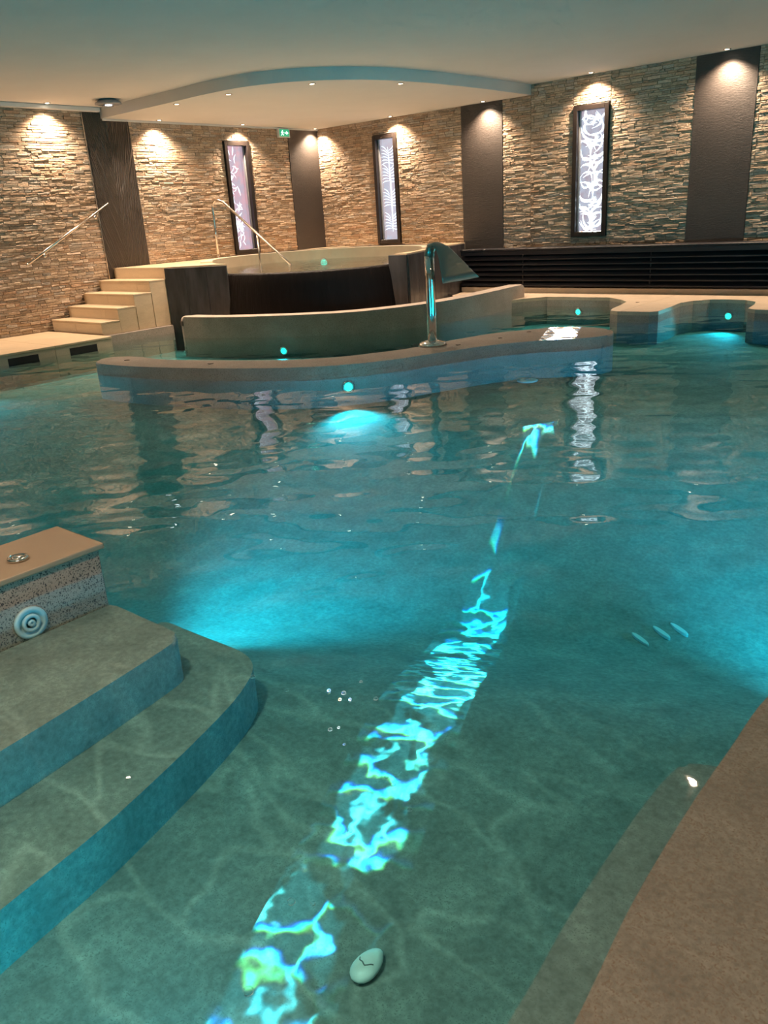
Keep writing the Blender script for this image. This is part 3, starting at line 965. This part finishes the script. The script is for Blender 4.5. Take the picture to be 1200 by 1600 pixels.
# ------------------------------------------------------------------ handrails
hr = empty('wall_handrail', (-12.8, 7.3, 1.2), 'steel handrail fixed to the stone wall above the cream steps', 'handrail')
p0, p1 = Vector((XL + .11, 6.52, 1.22)), Vector((XL + .11, 8.12, 2.07))
tube('rail', [p0, p0.lerp(p1, .5), p1], .022, 'steel', hr)
lathe('end_cap', [(.023, 0), (.024, .02), (.012, .03)], p0, p0 - p1, 'steel', hr, 12)
for t in (.22, .86):
    q = p0.lerp(p1, t)
    b = tube('bracket', [q + Vector((0, 0, -.02)), q + Vector((-.02, 0, -.07)), Vector((XL + .02, q.y, q.z - .085))], .010, 'steel', hr, 8)
    lathe('rosette', [(.034, 0), (.034, .014), (.016, .020)], (XL + .022, q.y, q.z - .085), (1, 0, 0), 'steel', hr, 14)

tr = empty('tub_handrail', (-12.5, 10.15, 1.03), 'bent steel handrail leading down into the whirlpool', 'handrail')
P1, P3 = Vector((-12.55, 10.13, 1.03)), Vector((-10.99, 10.51, .86))
u = Vector((P3.x - P1.x, P3.y - P1.y, 0)).normalized()
path = [P1, P1 + Vector((0, 0, .5)), P1 + Vector((0, 0, .90)), P1 + u * .03 + Vector((0, 0, .98)), P1 + u * .09 + Vector((0, 0, 1.025)), P1 + u * .17 + Vector((0, 0, 1.02)), P1 + u * .25 + Vector((0, 0, .985))]
path += [path[-1].lerp(P3, t) for t in (.35, .7, 1.0)]
tube('rail', path, .021, 'steel', tr)
P2 = Vector((-11.67, 10.37, .50))
tube('support_post', [P2, P2 + Vector((0, 0, .5)), P2 + Vector((0, 0, .95))], .019, 'steel', tr)
lathe('foot_plate', [(.05, 0), (.05, .010), (.024, .016)], P1, (0, 0, 1), 'steel', tr, 16)

# ------------------------------------------------------------------ exit sign, ceiling fixture
ex = empty('exit_sign', (XL, 12.41, 3.2), 'small lit green emergency exit sign with white arrow on the stone wall', 'exit sign')
box('housing', XL + .02, XL + .085, 12.25, 12.56, 3.195, 3.365, 'white_plastic', ex, .006)
box('lit_face', XL + .085, XL + .089, 12.275, 12.535, 3.215, 3.345, 'sign_green', ex)


def sign_poly(nm, pts):
    vs = [(XL + .089, y, z) for y, z in pts] + [(XL + .0905, y, z) for y, z in pts]; n = len(pts)
    build(nm, vs, [tuple(range(n)), tuple(range(2 * n - 1, n - 1, -1))] + [(i, (i + 1) % n, n + (i + 1) % n, n + i) for i in range(n)], 'sign_white', ex)


sign_poly('arrow', [(12.405, 3.27), (12.455, 3.27), (12.455, 3.245), (12.515, 3.28), (12.455, 3.315), (12.455, 3.29), (12.405, 3.29)])
sign_poly('running_figure', [(12.300, 3.232), (12.322, 3.232), (12.340, 3.258), (12.362, 3.232), (12.385, 3.240), (12.362, 3.268), (12.358, 3.285), (12.385, 3.282), (12.385, 3.294), (12.352, 3.304), (12.325, 3.304), (12.305, 3.285), (12.315, 3.278), (12.330, 3.290), (12.328, 3.262)])
sign_poly('figure_head', [(12.352 + .012 * math.cos(i * math.pi / 4), 3.320 + .012 * math.sin(i * math.pi / 4)) for i in range(8)])

cf = empty('ceiling_fixture', (-12.05, 7.95, ZC), 'round grey surface fixture with white light on the ceiling', 'ceiling fixture')
lathe('body', [(.13, 0), (.16, .015), (.20, .045), (.205, .065), (.15, .075)], (-12.05, 7.95, ZC), (0, 0, -1), 'fixture_grey', cf, 28)
lathe('led', [(.05, 0), (.05, .010), (.02, .014)], (-12.05, 7.95, ZC - .074), (0, 0, -1), 'led_white', cf, 16)
for k in range(6):
    a = R(60 * k)
    box('rib', -12.05 + .14 * math.cos(a) - .012, -12.05 + .14 * math.cos(a) + .012, 7.95 + .14 * math.sin(a) - .012, 7.95 + .14 * math.sin(a) + .012, ZC - .082, ZC - .07, 'fixture_grey', cf)


# ------------------------------------------------------------------ recessed downlights
def downlight(x, y, z, label, aim=(0, 0, -1), group='recessed ceiling downlights', power=LAMP_W, color=WARM):
    d = empty('downlight', (x, y, z), label, 'downlight', group)
    lathe('bezel', [(.052, -.004), (.054, .006), (.040, .010), (.036, .004)], (x, y, z), (0, 0, -1), 'chrome', d, 20)
    lathe('lamp', [(.034, .001), (.032, .006), (.012, .009)], (x, y, z), (0, 0, -1), 'lamp_glow', d, 16)
    return spot('downlight_beam', (x, y, z - .03), aim, power, color, R(125), 1.0, .03, d)


def rippled(o, drop):
    # faint caustic lines painted into the lamp's emission, scaled for the pool floor
    o.data.shadow_soft_size = .008
    o.data.use_nodes = True
    n, l = o.data.node_tree.nodes, o.data.node_tree.links
    em = n['Emission']; geo = n.new('ShaderNodeNewGeometry')
    sep = n.new('ShaderNodeSeparateXYZ'); l.new(geo.outputs['Incoming'], sep.inputs[0])

    def m(op, a, b=0.0):
        k = n.new('ShaderNodeMath'); k.operation = op
        for i, v in enumerate((a, b)):
            if isinstance(v, (int, float)): k.inputs[i].default_value = v
            else: l.new(v, k.inputs[i])
        return k.outputs[0]
    px = m('MULTIPLY', m('DIVIDE', sep.outputs[0], sep.outputs[2]), drop); py = m('MULTIPLY', m('DIVIDE', sep.outputs[1], sep.outputs[2]), drop)
    c = n.new('ShaderNodeCombineXYZ'); l.new(px, c.inputs[0]); l.new(py, c.inputs[1])
    mp = n.new('ShaderNodeMapping'); mp.inputs['Rotation'].default_value = (0, 0, R(20)); mp.inputs['Scale'].default_value = (1.0, 2.3, 1)
    l.new(c.outputs[0], mp.inputs['Vector'])
    nz = n.new('ShaderNodeTexNoise'); nz.inputs['Scale'].default_value = 1.6; nz.inputs['Detail'].default_value = 1
    l.new(mp.outputs[0], nz.inputs['Vector'])
    ad = n.new('ShaderNodeVectorMath'); ad.operation = 'MULTIPLY_ADD'
    l.new(nz.outputs['Color'], ad.inputs[0]); ad.inputs[1].default_value = (1.1, 1.1, 0); l.new(mp.outputs[0], ad.inputs[2])
    vo = n.new('ShaderNodeTexVoronoi'); vo.feature = 'DISTANCE_TO_EDGE'; vo.inputs['Scale'].default_value = 1.15
    l.new(ad.outputs[0], vo.inputs['Vector'])
    mr = n.new('ShaderNodeMapRange'); mr.interpolation_type = 'SMOOTHSTEP'
    l.new(vo.outputs['Distance'], mr.inputs['Value'])
    mr.inputs['From Max'].default_value = .12; mr.inputs['To Min'].default_value = 1.0; mr.inputs['To Max'].default_value = 0.0
    rg = n.new('ShaderNodeMapRange'); rg.interpolation_type = 'SMOOTHSTEP'      # strongest under the lamp, fading outwards
    l.new(m('ABSOLUTE', px), rg.inputs['Value'])
    rg.inputs['From Min'].default_value = .6; rg.inputs['From Max'].default_value = 1.5; rg.inputs['To Min'].default_value = .75; rg.inputs['To Max'].default_value = .0
    l.new(m('ADD', m('MULTIPLY', m('POWER', mr.outputs[0], 3.0), rg.outputs[0]), .92), em.inputs['Strength'])


wl = XL + .20; wb_ = YB - .21
downlight(wl, 7.30, ZC, 'downlight on the higher ceiling above the wall handrail')
downlight(wl, 9.33, ZS, 'downlight washing the stone between the palm relief panel and the first window')
downlight(wl, 11.22, ZS, 'downlight directly above the first ornamental window by the handrail')
downlight(-12.74, 13.22, ZS, 'downlight in the room corner above the dark panel')
downlight(-10.72, wb_, ZS, 'downlight directly above the window behind the whirlpool')
downlight(-8.62, wb_ + .02, ZS, 'downlight above the dark panel behind the waterfall post')
downlight(-6.56, wb_, ZC, 'downlight directly above the window over the louvred ledge')
downlight(-4.46, wb_, ZC, 'downlight above the widest dark panel')
downlight(-11.02, 8.46, ZS, 'first downlight along the curved soffit edge, nearest the ceiling fixture')
downlight(-9.92, 8.56, ZS, 'second downlight along the curved soffit edge from the ceiling fixture')
downlight(-8.68, 9.02, ZS, 'third downlight along the curved soffit edge from the ceiling fixture')
downlight(-8.06, 10.22, ZS, 'fourth downlight along the curved soffit edge, nearest the back window')
for x, y in ((wl, 5.2), (wl, 3.0), (wl, .8), (-2.3, wb_), (-.2, wb_), (-7.5, -.4), (-4.4, -1.6), (-1.4, -1.6), (2.8, 1.6), (2.8, 5.5), (-6.4, 3.2), (-2.0, 6.2), (-2.0, .3)):  # unseen lamps added to fill the room; some continue the wall rows
    lamp_o = downlight(x, y, ZC, 'unseen recessed ceiling downlight added to fill the room with light', group='added unseen fill downlights', power=LAMP_W * (.95 if x == -2.0 else .6 if x > -9 and y < 7 else 1.0))

rippled(lamp_o, ZC + .6)


# ------------------------------------------------------------------ underwater lamps
def pool_lamp(p, nrm, label, power=POOL_W, group='underwater lamps'):
    p = Vector(p); nv = Vector(nrm).normalized()
    d = empty('pool_lamp', p, label, 'pool lamp', group)
    lathe('bezel', [(.07, 0), (.07, .010), (.050, .016), (.047, .008)], p, nv, 'steel', d, 20)
    lathe('lens', [(.040, .006), (.037, .014), (.020, .022), (.003, .023)], p, nv, 'pool_glow', d, 18)
    spot('pool_light', p + nv * .05, nv + Vector((0, 0, -.24)), power, TEAL, R(88), .8, .05, d)


pool_lamp((-5.83, 6.24, -.10), (.72, -.69, 0), 'cyan underwater lamp on the near face of the island wall', POOL_W * .5)
pool_lamp((-8.93, 8.21, -.20), (.5, -.86, 0), 'cyan underwater lamp in the channel on the low concrete wall', POOL_W * .1)
pool_lamp((-6.30, 12.46, -.09), (0, -1, 0), 'cyan underwater lamp in the bay beside the low concrete wall', POOL_W * .2)
pool_lamp((-3.88, 12.45, -.09), (0, -1, 0), 'cyan underwater lamp in the bay at the right of the back deck', POOL_W * .2)
hid = 'added unseen underwater lamps'  # glows suggest a few of these; the rest are added teal fill
for p, nv, w in (((-3.73, 1.875, -.26), (-.1, 1, .12), 1.5), ((-.1, 3.11, -.26), (-.2, 1, .1), 1.8), ((-11.02, 3.9, -.14), (1, 0, 0), .8), ((-11.02, 0.5, -.2), (1, 0, 0), 1.0),
                 ((1.99, 5.0, -.25), (-1, 0, .15), 1.8), ((1.99, 8.0, -.22), (-1, 0, .15), 1.8), ((-3.95, -.2, -.3), (-1, 0, 0), 1.0), ((-.79, .35, -.42), (-1, .25, .35), .19), ((-.79, -.7, -.42), (-1, .2, .35), .19)):
    pool_lamp(p, nv, 'unseen cyan underwater lamp added on a pool wall to light the water', POOL_W * w, hid)

# ------------------------------------------------------------------ floor fittings, shell, bubbles


fi = empty('floor_inlet', (-1.58, 4.28, floor_z(4.28, -1.58)), 'pale slotted floor inlet of three bars at the right of the pool', 'floor inlet')
for k in range(3):
    cx, cy = -1.66 + .075 * k, 4.20 + .09 * k + (0.05 if k else 0)
    zz = floor_z(cy, cx) + .012
    a = R(-32)
    pts = [(cx + .085 * math.cos(b) * math.cos(a) - .016 * math.sin(b) * math.sin(a), cy + .085 * math.cos(b) * math.sin(a) + .016 * math.sin(b) * math.cos(a)) for b in [i * math.pi / 8 for i in range(16)]]
    prism('slot_bar', pts, zz - .02, zz + .006, 'white_plastic', fi, bevel=.004, seg=1)
for x, y, lab in ((-5.0, 11.75, 'pale round floor nozzle in front of the cream peninsula'), (-4.72, 8.10, 'pale round floor nozzle before the sunlit end of the island wall'),
                  (-8.35, 5.72, 'pale round floor nozzle before the left part of the island wall')):
    o = empty('floor_nozzle', (x, y, floor_z(y, x)), lab, 'floor nozzle')
    lathe('nozzle_plate', [(.12, -.01), (.12, .012), (.10, .018), (.03, .020)], (x, y, floor_z(y, x)), (0, 0, 1), 'pale_jet', o, 20)
    lathe('nozzle_cap', [(.035, .015), (.035, .030), (.006, .034)], (x, y, floor_z(y, x)), (0, 0, 1), 'fixture_grey', o, 12)

sh = empty('white_shell', (-1.33, 1.31, ZFL), 'white oval shell lying on the pool floor by the sun streak', 'shell')
ang = R(92)
NR, NA = 9, 20
vs, fs = [], []
for i in range(NR + 1):
    ph = math.pi * i / NR
    for k in range(NA):
        a = 2 * math.pi * k / NA
        rx, ry, rz = .068, .042, .026
        taper = 1 - .18 * math.cos(a)
        x, y, z = rx * math.sin(ph) * math.cos(a), ry * math.sin(ph) * math.sin(a) * taper, rz * math.cos(ph)
        if z > 0: z -= .006 * math.exp(-((x + .012 + 6 * y * y / .03) / .006) ** 2)
        vs.append((-1.33 + x * math.cos(ang) - y * math.sin(ang), 1.31 + x * math.sin(ang) + y * math.cos(ang), ZFL + .020 + z))
for i in range(NR):
    for k in range(NA):
        k2 = (k + 1) % NA; fs.append((i * NA + k, i * NA + k2, (i + 1) * NA + k2, (i + 1) * NA + k))
shell = build('shell_body', vs, fs, 'shell_white', sh, True)
seam = []
for i in range(9):
    t = -1 + i / 4; y = .026 * t; x = -.018 + .016 * t * t + .003 * math.sin(6 * t)
    zc = .026 * math.sqrt(max(.02, 1 - (x / .068) ** 2 - (y / .042) ** 2)) - .001
    seam.append((-1.33 + x * math.cos(ang) - y * math.sin(ang), 1.31 + x * math.sin(ang) + y * math.cos(ang), ZFL + .0205 + zc))
tube('seam', seam, .0022, 'shell_seam', sh, 6)

# bubbles floating on the surface (pixel spots in the photograph turned into points of the water plane)
BUB = [(455, 1409, .011, 'largest bubble floating over the middle of the sun streak'), (489, 1412, .007, 'small bubble just right of the largest bubble over the sun streak'), (388, 1549, .012, 'largest bubble floating at the lower left of the sun streak'),
       (640, 1265, .008, 'single bubble floating right of the sun streak'), (395, 1058, .010, 'single bubble floating at the edge of the submerged stairs'),
       (587, 1092, .008, 'bubble floating at the upper bend of the sun streak'), (604, 1214, .007, 'upper bubble of the close pair within the sun streak'), (614, 1226, .008, 'lower bubble of the close pair within the sun streak'),
       (514, 1079, .007, 'leftmost bubble of the cluster above the submerged floor beside the stairs'), (537, 1083, .009, 'largest bubble of the cluster beside the stairs'),
       (531, 1093, .006, 'lower left bubble of the cluster beside the stairs'), (547, 1093, .006, 'lower right bubble of the cluster beside the stairs'),
       (516, 1140, .008, 'larger bubble of the pair below the bubble cluster'), (529, 1137, .005, 'smaller bubble of the pair below the bubble cluster'),
       (564, 1065, .006, 'topmost bubble, just above the bubble cluster'), (538, 1163, .005, 'lone tiny bubble below the pair of bubbles'),
       (547, 1299, .007, 'lone bubble floating in the gap of the sun streak'), (448, 1079, .007, 'lone faint bubble between the stairs and the bubble cluster')]


def px_to_plane(px, py, z):
    v = Matrix(ROT) @ Vector((px - 600, -(py - 800), -FPX)); t = (z - CAM_H) / v.z
    return Vector((v.x * t, v.y * t, z))


for px, py, r, lab in BUB:
    p = px_to_plane(px, py, 0.0)
    o = lathe('bubble', [(r * math.cos(R(a)), r * math.sin(R(a)) * .75) for a in (-15, 10, 32, 52, 70, 84)], (p.x, p.y, .0005), (0, 0, 1), 'bubble_film', None, 14)
    tag(o, lab, 'bubble', 'bubbles floating on the water')

# ------------------------------------------------------------------ the water
def ripple_field(nx, ny, dx, seed):
    # random wave field with long swells and short ripples, crests lying mostly across the view
    r = np.random.RandomState(seed)
    spec = np.fft.rfft2(r.standard_normal((ny, nx)))
    ky = np.fft.fftfreq(ny, dx)[:, None]; kx = np.fft.rfftfreq(nx, dx)[None, :]
    k = np.sqrt(kx * kx + ky * ky) + 1e-9
    th = math.radians(130)
    al = np.abs(kx * math.cos(th) + ky * math.sin(th)) / k
    band = lambda k0, w: np.exp(-(np.log(k / k0) / w) ** 2)

    def unit(f):
        h = np.fft.irfft2(spec * f, s=(ny, nx)); g = np.gradient(h, dx)
        return h / math.sqrt((g[0] ** 2 + g[1] ** 2).mean())
    return SWELL * unit(band(1.0, .5) * (.25 + al ** 3)) + RIPPLE * unit(band(3.2, .45) * (.4 + al ** 2))


SWELL, RIPPLE = .017, .017               # rms slopes of the two wave bands


def make_water():
    x0, x1, y0, y1, dx = -11.9, 2.1, YF + .05, 12.9, .035
    nx, ny = int((x1 - x0) / dx), int((y1 - y0) / dx)
    h = ripple_field(nx, ny, dx, 4)
    xs = np.linspace(x0, x1, nx); ys = np.linspace(y0, y1, ny)
    X, Y = np.meshgrid(xs, ys)
    V = np.stack([X, Y, h], -1).reshape(-1, 3)
    idx = np.arange(nx * ny).reshape(ny, nx)
    q = np.stack([idx[:-1, :-1], idx[:-1, 1:], idx[1:, 1:], idx[1:, :-1]], -1).reshape(-1, 4)
    ring = np.concatenate([idx[0, :], idx[1:, -1], idx[-1, -2::-1], idx[-2:0:-1, 0]])
    B = V[ring].copy(); B[:, 2] = -1.15
    nb = len(V); lo = np.arange(len(ring)) + nb
    sd = np.stack([ring, lo, np.roll(lo, -1), np.roll(ring, -1)], -1)
    V = np.concatenate([V, B]); Q = np.concatenate([q, sd])
    V[:, 0] += 4.9; V[:, 1] -= 4.7
    me = bpy.data.meshes.new('pool_water')
    nq = len(Q)
    me.vertices.add(len(V)); me.vertices.foreach_set('co', V.astype(np.float32).ravel())
    me.loops.add(nq * 4 + len(ring)); me.polygons.add(nq + 1)
    me.loops.foreach_set('vertex_index', np.concatenate([Q.ravel(), lo[::-1]]).astype(np.int32))
    me.polygons.foreach_set('loop_start', (np.arange(nq + 1) * 4).astype(np.int32))
    sm = np.zeros(nq + 1, bool); sm[:len(q)] = True
    me.update(calc_edges=True); me.validate()
    me.polygons.foreach_set('use_smooth', sm)
    me.materials.append(MATS['pool_water'])
    o = bpy.data.objects.new('pool_water', me); COL.objects.link(o); o.location = (-4.9, 4.7, 0)
    return o


wv = make_water()
tag(wv, 'rippled turquoise pool water', 'water', kind='structure')
